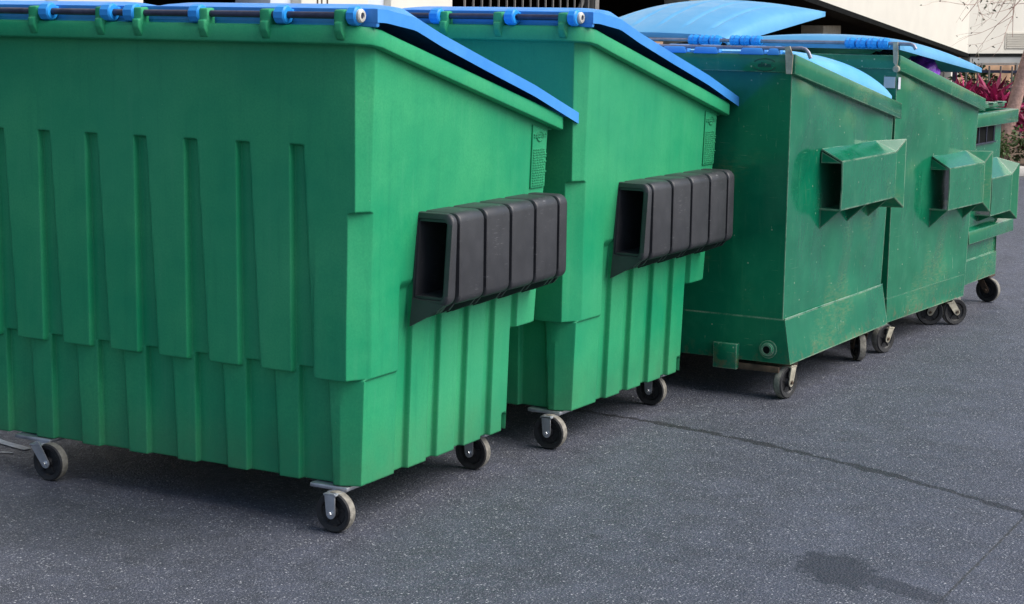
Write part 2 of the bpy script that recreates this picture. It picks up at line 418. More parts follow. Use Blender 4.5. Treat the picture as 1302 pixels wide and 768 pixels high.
def make_plastic_body(parent):
    zs = []
    z = .168
    while z < 1.39: zs.append(z); z += .0085
    for c in (.572, .594, .562, .565, .592, 1.175, 1.4075):
        for d in (-.0035, -.0015, 0, .0015, .0035): zs.append(c + d)
    zs = sorted(set(round(q, 4) for q in zs)); zl = zs[-1]
    fr = [i / 14 for i in range(1, 15)]
    NC = 5
    XS = [-W + .125 + i * (W - .25) / 210 for i in range(211)]
    for i in range(7):
        gl = -.302 - PITCH * i; rr = -.287 - PITCH * i
        XS += [gl - .001, gl + .0015, gl + .0028, gl + .004, gl + .0065, rr - .001, rr + .0015, rr + .003, rr + .0045, rr + .007]
    XS = sorted(set(XS))
    YS = [.095 + i * .0075 for i in range(146)]
    for i in range(4):
        a = .366 + .2125 * i; YS += [a - .001, a + .0015, a + .003, a + .0045, a + .007]
    YS = sorted(set(q for q in YS if q < 1.183))
    YT_ = [i / 22 for i in range(1, 23)]
    vs = []; rows = []
    def zat(y, k): return zl + (ztop(y) - zl) * k
    def ring(zf):
        pts = []
        zc = zf(0.0)
        xc, yb = corner(zc)
        zz = zf(0.0)
        for X in [-W - xc] + XS + [xc]: pts.append((X, -rear_out(X, zz), zz))
        pr = pts[-1]
        zz = zf(yb); ps = (side_base(zz) + side_out(yb, zz), yb)
        for i in range(1, NC):
            t = i / NC; pts.append((lerp(pr[0], ps[0], t), lerp(pr[1], ps[1], t), zf(lerp(0, yb, t))))
        for Y in [yb] + YS + [lerp(1.1835, yfront(zf(1.38)), k) for k in YT_]:
            zz = zf(Y); pts.append((side_base(zz) + side_out(Y, zz), Y, zz))
        yf = yfront(zf(1.38)); zz = zf(yf)
        for i in range(1, 8):
            t = i / 8; pts.append((lerp(side_base(zz), -W - side_base(zz), t), yf, zz))
        for i in range(0, 9):
            Y = lerp(yf, yb, i / 8); zz = zf(Y); pts.append((-W - side_base(zz), Y, zz))
        return pts
    rings = [ring(lambda y, q=q: q) for q in zs] + [ring(lambda y, k=k: zat(y, k)) for k in fr]
    n = len(rings[0]); fs = []
    for r in rings: vs.extend(r)
    for i in range(len(rings) - 1):
        for j in range(n):
            fs.append([i * n + j, i * n + (j + 1) % n, (i + 1) * n + (j + 1) % n, (i + 1) * n + j])
    fs.append(list(range(n))[::-1])
    mb = MB(); mb.add(vs, fs, 0, True)
    o = mb.build('body', M_PLASTIC, parent, angle=20)
    return o

def sweep(mb, path, prof, mi=0, closed=False):
    """prof: list of (outward, up); path: (x, y, z, nx, ny)"""
    k = len(prof); vs = []; fs = []
    for x, y, z, nx, ny in path:
        for o, u in prof: vs.append((x + nx * o, y + ny * o, z + u))
    for i in range(len(path) - 1):
        for j in range(k): fs.append([i * k + j, i * k + (j + 1) % k, (i + 1) * k + (j + 1) % k, (i + 1) * k + j])
    fs.append(list(range(k))); fs.append([(len(path) - 1) * k + j for j in range(k)][::-1])
    mb.add(vs, fs, mi, True)

def caster(parent, xy, normal_deg, r, plate_c, plate_s, plate_z, offs, mplate, mfork, old=False):
    """normal_deg: direction (thing frame) in which the visible wheel face points; offs: swivel offset along the rolling direction"""
    a = rad(normal_deg); nrm = Vector((math.cos(a), math.sin(a), 0)); roll = Vector((-nrm.y, nrm.x, 0))
    c = Vector((xy[0], xy[1], r))
    Mx = Matrix((( roll.x, 0, nrm.x, c.x), (roll.y, 0, nrm.y, c.y), (0, 1, 0, c.z), (0, 0, 0, 1)))   # local z = axle
    w = .023
    mb = MB(); mb.box((plate_c[0], plate_c[1], plate_z), (plate_s[0], plate_s[1], .016), 0, .004)
    top = c + roll * offs
    mb.lathe([(0.0, .0), (.028, .0), (.030, -.006), (.026, -.012), (0, -.012)], 20, 0, Matrix.Translation((top.x, top.y, plate_z - .006)))
    for sx in (-1, 1):
        for sy in (-1, 1):
            mb.lathe([(.008, 0), (.008, -.006), (0, -.007)], 6, 0, Matrix.Translation((plate_c[0] + sx * plate_s[0] * .4, plate_c[1] + sy * plate_s[1] * .36, plate_z - .006)), False)
    pl = mb.build('caster', mplate, parent)
    f = MB()
    for s in (-1, 1):
        lo = c + nrm * s * (w + .010); hi = top + nrm * s * (w + .010); hi.z = plate_z - .006
        d = (hi - lo); L = d.length; d.normalize(); side = d.cross(nrm).normalized()
        pts = []
        for q in range(9):
            t = math.pi + math.pi * q / 8; pts.append(lo + side * math.cos(t) * .019 + d * math.sin(t) * .021)
        pts += [lo + d * L + side * .022, lo + d * L - side * .022]
        f.plate(pts, .006)
    hz = plate_z - .011
    f.box((top.x, top.y, hz), (.055, 2 * w + .026, .008), 0, .002, a + math.pi / 2)
    f.build('fork', mfork, pl)
    t = MB()
    t.lathe([(r * .70, -w * .82), (r * .92, -w * .98), (r * .985, -w * .72)], 40, 0, Mx)
    t.lathe([(r * .985, -w * .72), (r, -w * .45), (r, w * .45), (r * .985, w * .72)], 40, 1, Mx)
    t.lathe([(r * .985, w * .72), (r * .92, w * .98), (r * .70, w * .82)], 40, 0, Mx)
    t.build('tyre', [M_RUBBER, M_TREAD], pl)
    h = MB()
    h.lathe([(r * .70, -w * .82), (r * .62, -w * .5), (r * .30, -w * .5), (r * .26, -w * 1.05), (0, -w * 1.05)], 32, 0, Mx)
    h.lathe([(r * .70, w * .82), (r * .62, w * .5), (r * .30, w * .5), (r * .26, w * 1.05), (0, w * 1.05)], 32, 0, Mx)
    for q in range(5):
        t_ = q * 2 * math.pi / 5 + .3
        h.box((math.cos(t_) * r * .46, math.sin(t_) * r * .46, w * .55), (r * .34, .006, .008), 0, 0, Matrix.Rotation(t_, 4, 'Z'), M=Mx)
    h.build('wheel_hub', M_HUB, pl)
    b = MB(); b.lathe([(0, w + .021), (.0075, w + .021), (.009, w + .018), (.009, w + .012)], 6, 0, Mx, False); b.lathe([(.013, w + .0145), (.013, w + .012)], 14, 0, Mx)
    b.build('axle_bolt', M_RUSTY if old else M_BOLT, pl)
    return pl

def rounded_profile(x0, x1, z0, z1, r, n=5):
    p = [(x0, z0), (x0, z1)]
    for cx, cz, a0 in ((x1 - r, z1 - r, 90), (x1 - r, z0 + r, 0)):
        for i in range(n + 1):
            a = rad(a0 - 90 * i / n); p.append((cx + r * math.cos(a), cz + r * math.sin(a)))
    return p

ROD_X = .033; ROD_Y = -.035; ROD_Z = 1.868
LIDZ = ((0, 1.892), (.06, 1.890), (.12, 1.881), (.25, 1.862), (.43, 1.803), (.784, 1.702), (1.175, 1.594), (1.567, 1.470))
def pw(T, y):
    for (a, p), (b, q) in zip(T, T[1:]):
        if y <= b: return lerp(p, q, (y - a) / (b - a))
    return T[-1][1]
def lid_pt(u, v, x0, x1, left_flat=False):
    """u across 0..1, v hinge->front 0..1"""
    X = lerp(x0, x1, u); Y = lerp(.0, 1.565, v)
    z = pw(LIDZ, Y)
    e = ss(-.04, .16, min(u, 1 - u)) * ss(0.02, .22, v) * (1 - ss(.62, .99, v))
    crown = .028 * e
    # raised step half way down
    crown += .024 * ss(.0, .05, min(u, 1 - u)) * (1 - ss(.17, .27, v)) * ss(.03, .12, v) + .012 * ss(.03, .07, min(u, 1 - u)) * ss(.235, .25, v) * (1 - ss(.29, .31, v))
    return Vector((X, Y, z + crown))
def make_plastic_lid(parent, x0, x1, collars):
    NU, NV = 40, 60; vs = []; fs = []
    for j in range(NV + 1):
        for i in range(NU + 1): vs.append(lid_pt(i / NU, j / NV, x0, x1))
    top = (NU + 1) * (NV + 1)
    for j in range(NV):
        for i in range(NU):
            a = j * (NU + 1) + i; fs.append([a, a + 1, a + NU + 2, a + NU + 1])
    # inner skin and skirt
    vs2 = []
    for j in range(NV + 1):
        for i in range(NU + 1):
            p = vs[j * (NU + 1) + i].copy(); edge = i in (0, NU) or j in (0, NV)
            p.z -= .046 if edge else .012; vs2.append(p)
    o = top
    for j in range(NV):
        for i in range(NU):
            a = o + j * (NU + 1) + i; fs.append([a + NU + 1, a + NU + 2, a + 1, a])
    bd = [i for i in range(NU + 1)] + [j * (NU + 1) + NU for j in range(1, NV + 1)] + [NV * (NU + 1) + i for i in range(NU - 1, -1, -1)] + [j * (NU + 1) for j in range(NV - 1, 0, -1)]
    for k in range(len(bd)):
        a, b = bd[k], bd[(k + 1) % len(bd)]; fs.append([a, b, o + b, o + a])
    mb = MB(); mb.add(vs + vs2, fs, 0, True)
    # hinge strip behind the rod
    mb.box(((x0 + x1) / 2, .012, 1.862), (x1 - x0 - .01, .022, .066), 0, .006)
    lid = mb.build('lid', M_BLUE, parent, angle=40)
    for cx, wd in collars:
        c = MB(); Mx = Matrix.Translation((cx, ROD_Y, ROD_Z)) @ Matrix.Rotation(math.pi / 2, 4, 'Y')
        c.lathe([(.014, -wd / 2), (.029, -wd / 2), (.034, -wd / 2 + .006), (.034, wd / 2 - .006), (.029, wd / 2), (.014, wd / 2)], 10, 0, Mx, False)
        c.box((cx, ROD_Y + .026, ROD_Z + .004), (wd, .05, .034), 0, .005)
        c.build('hinge_collar', M_COLLAR, lid)
    return lid

def plastic_dumpster(label):
    t = thing('plastic_dumpster', label, 'dumpster', group='dumpsters standing in a row')
    make_plastic_body(t)
    # rim
    rim = MB()
    prof = [(0, -.030), (.034, -.036), (.046, -.030), (.048, .018), (.040, .030), (.0, .032), (-.03, .030), (-.03, -.02)]
    zc = 1.803
    path = []
    path += [(-W - .012, 1.44, zc - .254 * 1.44, -1, 0), (-W - .012, .05, zc - .012, -1, 0), (-W + .0, .0, zc, -.7, -.7), (-W + .05, -.006, zc, 0, -1)]
    path += [(-.06, -.006, zc, 0, -1), (-.022, -.004, zc, .25, -.97), (.010, .022, zc - .004, .9, -.45), (.012, .06, zc - .014, 1, 0)]
    for i in range(1, 13):
        y = lerp(.06, 1.440, i / 12); path.append((.012, y, zc - .254 * y, 1, 0))
    path.append((.006, 1.455, zc - .254 * 1.455, .8, .6))
    sweep(rim, path, prof)
    rim.box((-W / 2, 1.452, zc - .254 * 1.45 - .004), (W - .0, .05, .064), 0, .008)
    rim.build('rim', M_PLASTIC, t, 50)
    lidR = make_plastic_lid(t, -1.032, .075, [(-.985, .05), (-.668 - .012, .05), (-.300, .048), (.004, .040)])
    lidL = make_plastic_lid(t, -W - .075, -1.046, [(-1.097, .05), (-1.402, .05), (-1.765, .048), (-W + .0, .040)])
    rod = MB(); rod.tube([(-W - .03, ROD_Y, ROD_Z), (-1.6, ROD_Y, ROD_Z + .001), (-1.04, ROD_Y, ROD_Z), (-.5, ROD_Y, ROD_Z + .001), (ROD_X, ROD_Y, ROD_Z)], .0125, 14)
    rd = rod.build('hinge_rod', M_ROD, t)
    for x, s in ((ROD_X - .004, 1), (-W - .03, -1)):
        c = MB(); Mx = Matrix.Translation((x, ROD_Y, ROD_Z)) @ Matrix.Rotation(math.pi / 2 * s, 4, 'Y')
        c.lathe([(.011, .003), (.012, .008), (.020, .008), (.024, .003), (.024, -.006), (.013, -.006)], 18, 0, Mx)
        c.build('rod_end_cap', M_WHITE, rd)
    for bx in (-.048, -.366, -.642, -.948, -1.128, -1.462, -1.716, -2.01):
        b = MB()
        b.hexa([(bx - .024, -.056, 1.800), (bx + .024, -.056, 1.800), (bx + .026, -.01, 1.79), (bx - .026, -.01, 1.79), (bx - .022, -.058, 1.888), (bx + .022, -.058, 1.888), (bx + .022, -.012, 1.890), (bx - .022, -.012, 1.890)], 0, .007)
        b.hexa([(bx - .012, -.072, 1.815), (bx + .018, -.072, 1.815), (bx + .022, -.05, 1.78), (bx - .016, -.05, 1.78), (bx - .012, -.07, 1.845), (bx + .018, -.07, 1.845), (bx + .022, -.05, 1.85), (bx - .016, -.05, 1.85)], 0, .004)
        b.build('hinge_bracket', M_PLASTIC, t)
    # fork pockets
    for side in (1, -1):
        p = MB(); y0, y1 = .385, 1.312
        xin = .002
        outer = rounded_profile(xin, .138, .826, 1.128, .022); inner = rounded_profile(xin + .010, .130, .838, 1.116, .010)
        p.ring_y(outer, inner, y0 + .006, y1 - .006, .002)
        segs = [(y0, y0 + .034)] + [(y0 + .052 + i * .2025, y0 + .052 + i * .2025 + .180) for i in range(4)] + [(y1 - .050, y1)]
        segs[-1] = (segs[-2][1] + .020, y1)
        so = rounded_profile(xin, .158, .803, 1.150, .036)
        for a, b in segs: p.ring_y(so, outer, a, b, .011)
        # gusset webs under the sleeve
        for a, b in segs:
            for yy in ((a + .010), (b - .010)):
                p.plate([(xin, yy, .80), (.13, yy, .808), (.105, yy, .778), (xin, yy, .738)], .012)
        p.plate([(xin, y0 + .006, .83), (.14, y0 + .006, .812), (.11, y0 + .006, .785), (xin - .004, y0 + .006, .722)], .014)
        p.v = [Vector((q.x, q.y - max(0, 1.14 - q.z) * .11 * (1 - ss(y0, y0 + .06, q.y)), q.z)) for q in p.v]
        if side < 0: p.v = [Vector((-W - q.x, q.y, q.z)) for q in p.v]
        p.build('fork_pocket', M_POCKET, t, 40)
    # moulded panel at the front end of the side
    e = MB(); sx = side_base(1.3) + .0035
    e.plate([(sx - .004, 1.256, 1.168), (sx - .004, 1.378, 1.168), (sx + .004, 1.382, 1.402), (sx + .004, 1.256, 1.432)], .006, 0, .001)
    rnd = random.Random(3)
    for r in range(21):
        zz = 1.180 + r * .0105
        if 14 < r < 19: continue
        yy = 1.266
        while yy < 1.365:
            l = rnd.uniform(.006, .02); e.box((side_base(zz) + .0085, yy + l / 2, zz), (.003, l, .0045)); yy += l + .004
    c = [(side_base(1.385) + .008, 1.318 + math.cos(rad(q * 30)) * .028, 1.382 + math.sin(rad(q * 30)) * .02) for q in range(13)]
    e.tube(c, .0025, 6)
    e.build('embossed_panel', M_PLASTIC, t)
    # casters
    caster(t, (-.102, -.004), -90, .0765, (-.150, .092), (.165, .15), .156, -.004, M_ZINC, M_ZINC)
    caster(t, (-1.495, .010), -88, .0765, (-1.60, .092), (.19, .15), .156, -.050, M_ZINC, M_ZINC)
    caster(t, (-.137, 1.060), -90, .0765, (-.16, 1.08), (.215, .14), .163, -.004, M_ZINC, M_ZINC)
    caster(t, (-1.60, 1.080), -84, .0765, (-1.62, 1.08), (.215, .14), .160, -.02, M_ZINC, M_ZINC)
    return t
D1 = plastic_dumpster('nearest clean green moulded plastic dumpster, largest at left, ribbed rear wall with charcoal fork pocket')
D2 = copy_tree(D1); D2.location = (.076, 1.546, 0); D2.rotation_euler = (0, 0, -.035)
for ch in D2.children:
    if ch.name.startswith('lid'): ch.rotation_euler = (.006, 0, 0)
    if ch.name.startswith('rim'): pass
D2['label'] = 'second green plastic dumpster with charcoal fork pocket, between the nearest dumpster and the steel ones'

# ------------------------------------------------------------------ steel dumpsters
def sheet(mb, corners, nu, nv, amp, seed, mi=0):
    """slightly dented quad patch; corners a,b,c,d"""
    a, b, c, d = [Vector(p) for p in corners]
    nrm = (b - a).cross(d - a).normalized(); vs = []; fs = []
    for j in range(nv + 1):
        for i in range(nu + 1):
            u, v = i / nu, j / nv
            p = a.lerp(b, u).lerp(d.lerp(c, u), v)
            k = ss(0, .12, u) * ss(0, .12, 1 - u) * ss(0, .12, v) * ss(0, .12, 1 - v)
            p = p + nrm * amp * k * noise.noise(p * 3.1 + Vector((seed, 0, 0)))
            vs.append(p)
    for j in range(nv):
        for i in range(nu):
            q = j * (nu + 1) + i; fs.append([q, q + 1, q + nu + 2, q + nu + 1])
    mb.add(vs, fs, mi, True)

def steel_body(t, Wd, zr, zf, zb, zcr, xb, yft, yfb, mat, led=.010, kf=.82):
    """side profile: rear y=0; front from yft (top) to yfb (bottom); band below zcr flares to xb at zb"""
    mb = MB(); zt = lambda y: lerp(zr, zf, y / yft) - .02
    ym = lerp(yft, yfb, kf)
    for s in (1, -1):
        X = 0.0 if s > 0 else -Wd
        c = [(X, 0, zcr), (X, ym, zcr), (X, yft, zt(yft)), (X, 0, zt(0))]
        b = [(X + s * xb, 0, zb), (X + s * xb, yfb, zb), (X + s * led, ym, zcr), (X + s * led, 0, zcr)]
        sheet(mb, c, 36, 30, .022, 3.0 * s); sheet(mb, b, 24, 6, .008, 9.0 * s)
        # little ledge where the band begins
        mb.add([(X, 0, zcr), (X, ym, zcr), (X + s * led, ym, zcr), (X + s * led, 0, zcr)], [[0, 1, 2, 3]])
    sheet(mb, [(-Wd - xb * 0, 0, zcr), (0, 0, zcr), (0, 0, zt(0)), (-Wd, 0, zt(0))], 30, 20, .012, 21)
    sheet(mb, [(-Wd - xb, -.004, zb), (xb, -.004, zb), (led, -.004, zcr), (-Wd - led, -.004, zcr)], 24, 6, .006, 31)
    mb.add([(-Wd - led, -.004, zcr), (led, -.004, zcr), (0, 0, zcr), (-Wd, 0, zcr)], [[0, 1, 2, 3]])
    mb.add([(0, yft, zt(yft)), (0, ym, zcr), (-Wd, ym, zcr), (-Wd, yft, zt(yft))], [[0, 1, 2, 3]])
    mb.add([(led, ym, zcr), (xb, yfb, zb), (-Wd - xb, yfb, zb), (-Wd - led, ym, zcr)], [[0, 1, 2, 3]])
    mb.add([(xb, 0, zb), (xb, yfb, zb), (-Wd - xb, yfb, zb), (-Wd - xb, 0, zb)], [[0, 1, 2, 3]])
    # weld bead along the crease
    if led > .005: mb.tube([(.008, .004, zcr + .003), (.008, ym * .35, zcr + .005), (.008, ym * .7, zcr + .002), (.008, ym, zcr + .003)], .0035, 6)
    return mb.build('body', mat, t, 30, recalc=False)

def steel_rim(t, Wd, zr, zf, yft, h, mat, ext=.035):
    mb = MB(); sl = (zr - zf) / yft
    mb.box((-Wd / 2, -.012, zr - h / 2), (Wd + .03, .05, h), 0, .006)
    for s in (1, -1):
        x0, x1 = (-.006, .030) if s > 0 else (-Wd - .030, -Wd + .006)
        y0, y1 = -.036, yft + ext
        mb.hexa([(x0, y0, zr - h - .004), (x1, y0, zr - h - .004), (x1, y1, zr - sl * y1 - h), (x0, y1, zr - sl * y1 - h),
                 (x0, y0, zr + .002), (x1, y0, zr + .002), (x1, y1, zr - sl * y1), (x0, y1, zr - sl * y1)], 0, .004)
    mb.hexa([(-Wd, yft - .01, zf - h), (0, yft - .01, zf - h), (0, yft + ext - .002, zf - h - .008), (-Wd, yft + ext - .002, zf - h - .008),
             (-Wd, yft - .01, zf - .003), (0, yft - .01, zf - .003), (0, yft + ext - .002, zf - .012), (-Wd, yft + ext - .002, zf - .012)], 0, .003)
    return mb.build('rim', mat, t)

def steel_pocket(t, Wd, y0, y1, yf, zt, zo, zb, pd, mat, gz, gys, near_flare=0.0):
    for s in (1, -1):
        p = MB(); T = .007
        xf = lambda x: x if s > 0 else -Wd - x
        P = lambda x, y, z: (xf(x), y, z)
        p.plate([P(.0, y0, zt), P(pd, y0 + .0, zo), P(pd, y1, zo), P(.0, y1 - .03, zt)], T)                          # sloping top
        p.plate([P(pd, y0, zo), P(pd, y0 + .01, (zo + zb) / 2), P(pd, y0, zb), P(pd, y1, zb), P(pd, y1, zo)], T)    # outer face
        p.plate([P(.0, y0, zb + .0), P(pd, y0, zb), P(pd, y1, zb), P(0, y1, zb)], T)                                # floor
        p.plate([P(.0, y0 + .005, zt - .012), P(pd - .004, y0 + .005, zo - .008), P(.0, y0 + .005, zo - .012)], T)  # end cheek
        # flared mouth
        fx = pd + .028; a = yf - y1
        p.plate([P(pd, y1, zo), P(pd, y1, zb), P(fx, yf, zb - .06), P(fx, yf, zo + .068)], T)
        p.plate([P(pd, y1, zo), P(fx, yf, zo + .068), P(.0, y1 - .03, zt)], T)
        p.plate([P(pd, y1, zb), P(0, y1, zb), P(0, yf - .04, zb - .06), P(fx, yf, zb - .06)], T)
        for gy in gys:
            p.plate([P(0, gy, zb - .004), P(pd * .98, gy, zb - .004), P(0, gy, gz)], T)
        o = p.build('fork_pocket', mat, t, 20)
    return o

def dome_lid(t, x0, x1, Ly, z0, slope, crown, mat, rearflange=.03, ribs=0, skirt=.02, tilt=0.0, name='lid', y0=.0, ribh=.010, skew=False):
    NU, NV = 72, 34; vs = []; fs = []
    def pt(u, v):
        X = lerp(x0, x1, u); Y = y0 + Ly * v
        z = z0 + slope * Y
        e = math.sin(math.pi * u) ** .36 * ((math.sin(math.pi * min(1, .04 + v * .96)) ** .62) if not skew else (1.6 * (v ** 1.2) * (1 - v) ** .45 if skew == 1 else 1.7 * (v ** .42) * (1 - v) ** .55)) if 0 < u < 1 else 0
        z += crown * e
        if ribs:
            k = (u * ribs) % 1.0; z -= ribh * (ss(.0, .06, k) * (1 - ss(.10, .18, k))) * ss(.02, .12, v) * (1 - ss(.86, .96, v)) * ss(.02, .06, min(u, 1 - u))
        return Vector((X, Y, z))
    for j in range(NV + 1):
        for i in range(NU + 1): vs.append(pt(i / NU, j / NV))
    n0 = len(vs)
    for j in range(NV + 1):
        for i in range(NU + 1):
            p = vs[j * (NU + 1) + i].copy(); p.z -= skirt if (i in (0, NU) or j in (0, NV)) else .010; vs.append(p)
    for j in range(NV):
        for i in range(NU):
            a = j * (NU + 1) + i; fs.append([a, a + 1, a + NU + 2, a + NU + 1]); fs.append([n0 + a + NU + 1, n0 + a + NU + 2, n0 + a + 1, n0 + a])
    bd = [i for i in range(NU + 1)] + [j * (NU + 1) + NU for j in range(1, NV + 1)] + [NV * (NU + 1) + i for i in range(NU - 1, -1, -1)] + [j * (NU + 1) for j in range(NV - 1, 0, -1)]
    for k in range(len(bd)):
        a, b = bd[k], bd[(k + 1) % len(bd)]; fs.append([a, b, n0 + b, n0 + a])
    mb = MB(); mb.add(vs, fs, 0, True)
    return mb.build(name, mat, t, 40)

def text_mesh(txt, size, depth, mat, name, parent, M):
    cu = bpy.data.curves.new(name, 'FONT'); cu.body = txt; cu.size = size; cu.extrude = depth; cu.align_x = 'CENTER'; cu.align_y = 'CENTER'
    tmp = bpy.data.objects.new(name, cu); COL.objects.link(tmp)
    dg = bpy.context.evaluated_depsgraph_get(); me = bpy.data.meshes.new_from_object(tmp.evaluated_get(dg))
    bpy.data.objects.remove(tmp); bpy.data.curves.remove(cu)
    me.transform(M); me.materials.clear(); me.materials.append(mat)
    o = bpy.data.objects.new(name, me); COL.objects.link(o)
    if parent: o.parent = parent
    return o
REAR = Matrix.Rotation(math.pi / 2, 4, 'X')            # text lying on a face that looks towards -y

def to_local(o_loc, rz, p):
    d = Vector(p) - Vector(o_loc); c, s = math.cos(-rz), math.sin(-rz)
    return (c * d.x - s * d.y, s * d.x + c * d.y)

# ---- third in the row
L3, A3 = (.478, 3.053, 0), -.032
D3 = thing('steel_dumpster', 'dark green steel dumpster with closed blue lids and a drain pipe low on its rear', 'dumpster', L3, A3, 'dumpsters standing in a row')
W3 = 2.06
steel_body(D3, W3, 1.705, 1.421, .183, .404, .046, 1.530, 1.452, M_STEEL, kf=1.12)
steel_rim(D3, W3, 1.705, 1.421, 1.545, .088, M_STEEL)
steel_pocket(D3, W3, .438, 1.268, 1.345, 1.222, 1.164, .918, .112, M_STEEL, .812, (.452, .835, 1.17))
def flat_tabs(t, tabs, y, z, mat, parent):
    for x0, x1 in tabs:
        m = MB(); m.hexa([(x0 - .012, y - .030, z - .022), (x1 + .012, y - .030, z - .022), (x1 + .004, y + .05, z - .022), (x0 - .004, y + .05, z - .022),
                          (x0, y - .022, z + .012), (x1, y - .022, z + .012), (x1, y + .05, z + .022), (x0, y + .05, z + .022)], 0, .008)
        m.build('hinge_strap', mat, parent)
l3r = dome_lid(D3, -1.02, -.008, 1.50, 1.716, -.172, .255, M_SKY, ribs=4, skirt=.02, y0=.01, skew=1)
l3l = dome_lid(D3, -W3 + .01, -1.04, 1.50, 1.716, -.172, .22, M_SKY, ribs=4, skirt=.02, y0=.01, skew=1)
flat_tabs(D3, [(-.673, -.556), (-.500, -.385), (-.251, -.144), (-.108, -.062), (-.83, -.72), (-.99, -.88)], -.018, 1.722, M_BLUE, l3r)
flat_tabs(D3, [(-1.17, -1.07), (-1.34, -1.23), (-1.55, -1.44), (-1.74, -1.63), (-2.0, -1.9)], -.018, 1.722, M_BLUE, l3l)
fl = MB(); fl.box((-.54, -.020, 1.699), (.96, .026, .016), 0, .003); fl.build('hinge_flap', M_BLUE, l3r)
rod = MB(); rod.tube([(-W3 + .0, -.028, 1.730), (.0, -.028, 1.733), (.055, -.028, 1.736), (.074, -.024, 1.731), (.088, -.02, 1.715), (.10, -.018, 1.688)], .0095, 10)
rod.build('hinge_rod', M_GREYROD, D3)
br = MB(); br.plate([(-.012, -.044, 1.612), (.016, -.044, 1.612), (.020, -.044, 1.70), (.002, -.044, 1.745), (-.022, -.044, 1.742)], .008); br.build('hinge_bracket', M_DIRTY, D3)
pipe = MB(); Mx = Matrix.Translation((-.070, -.004, .250)) @ Matrix.Rotation(math.pi / 2, 4, 'X')
pipe.lathe([(.030, .0), (.030, .028), (.020, .028), (.018, -.02), (.0, -.02)], 24, 0, Mx); pipe.lathe([(.046, 0), (.046, .006), (.03, .007)], 24, 0, Mx)
pipe.build('drain_pipe', M_STEEL, D3)
shade_disc = MB(); shade_disc.lathe([(0, .022), (.019, .022)], 20, 0, Mx); shade_disc.build('pipe_shade_disc', M_DARKIN, D3)  # near-black disc painting the shade inside the pipe mouth
for cx in (-.289, -W3 + .289):
    bx = MB(); bx.box((cx, -.022, .200), (.128, .036, .130), 0, .003); bx.build('skid_runner', M_STEEL, D3)
bx = MB(); bx.box((-.18, .12, .150), (.34, .26, .03), 0, .002); bx.build('caster_bracket', M_RUSTY, D3)
eb = text_mesh('elites', .034, .0012, M_STAMP, 'stamped_emblem', D3, Matrix.Translation((-.128, -.0385, 1.652)) @ REAR)
em = MB()
for a0, a1 in ((200, 340), (30, 150)):
    em.tube([(-.128 + .062 * math.cos(rad(q)), -.0385, 1.652 + .03 * math.sin(rad(q))) for q in range(a0, a1 + 1, 10)], .0016, 5)
em.build('emblem_ring', M_STAMP, eb)
for wpt, nd, off, old in (((.482, 3.110), -12, .02, M_DIRTY), ((.474, 4.293), -143, .03, M_RUSTY)):
    lx, ly = to_local(L3, A3, (*wpt, 0))
    caster(D3, (lx, ly), nd - math.degrees(A3), .083, (lx - .075, ly + .05), (.16, .13), .172, off, M_RUSTY, old, True)
caster(D3, (-1.95, .10), -40, .083, (-1.95, .13), (.16, .13), .172, .03, M_RUSTY, M_DIRTY, True)
caster(D3, (-1.95, 1.25), -60, .083, (-1.95, 1.25), (.16, .13), .172, .03, M_RUSTY, M_DIRTY, True)

# ---- fourth
L4, A4 = (.515, 4.652, 0), -.084
D4 = thing('steel_dumpster', 'scuffed steel dumpster with raised pale blue lids, bags inside, white sticker on its rear corner', 'dumpster', L4, A4, 'dumpsters standing in a row')
W4 = 2.12
steel_body(D4, W4, 1.680, 1.401, .161, .30, .002, 1.385, 1.274, M_STEEL2, led=.001)
steel_rim(D4, W4, 1.680, 1.401, 1.385, .078, M_STEEL2)
steel_pocket(D4, W4, .607, 1.212, 1.275, 1.080, 1.012, .766, .112, M_STEEL2, .655, (.622, 1.17))
l4r = dome_lid(D4, -1.045, .01, 1.37, 1.738, -.112, .105, M_FADED, ribs=0, skirt=.028, y0=.0, skew=2)
l4l = dome_lid(D4, -W4, -1.062, 1.39, 1.742, .128, .140, M_FADED, ribs=6, skirt=.03, y0=.0, ribh=.009)
def knuckles(parent, x0, x1, n, y, z, mat):
    for i in range(n):
        xa = lerp(x0, x1, i / n); xb_ = lerp(x0, x1, (i + .86) / n)
        m = MB(); Mx = Matrix.Translation(((xa + xb_) / 2, y, z)) @ Matrix.Rotation(math.pi / 2, 4, 'Y'); h = (xb_ - xa) / 2
        m.lathe([(.012, -h), (.026, -h), (.032, -h * .6), (.027, -h * .2), (.033, h * .3), (.026, h), (.012, h)], 9, 0, Mx)
        m.build('hinge_collar', mat, parent)
knuckles(l4l, -1.30, -1.085, 3, -.03, 1.742, M_COLLAR); knuckles(l4l, -2.09, -1.9, 3, -.03, 1.742, M_COLLAR)
knuckles(l4r, -1.025, -.82, 3, -.03, 1.744, M_COLLAR); knuckles(l4r, -.30, -.035, 4, -.03, 1.744, M_COLLAR)
rod = MB(); rod.tube([(-W4, -.03, 1.736), (-1.06, -.03, 1.742), (.0, -.03, 1.744), (.082, -.028, 1.742), (.100, -.026, 1.736), (.112, -.024, 1.715)], .0105, 10)
rod.build('hinge_rod', M_GREYROD, D4)
br = MB(); br.plate([(-.006, -.045, 1.64), (.014, -.045, 1.615), (.020, -.045, 1.66), (.014, -.045, 1.755), (-.014, -.045, 1.752)], .008)
Mb = Matrix.Translation((.012, -.048, 1.605)) @ Matrix.Rotation(math.pi / 2, 4, 'X'); br.lathe([(0, .012), (.018, .008), (.020, -.01), (0, -.01)], 12, 0, Mb)
br.build('hinge_bracket', M_DIRTY, D4)
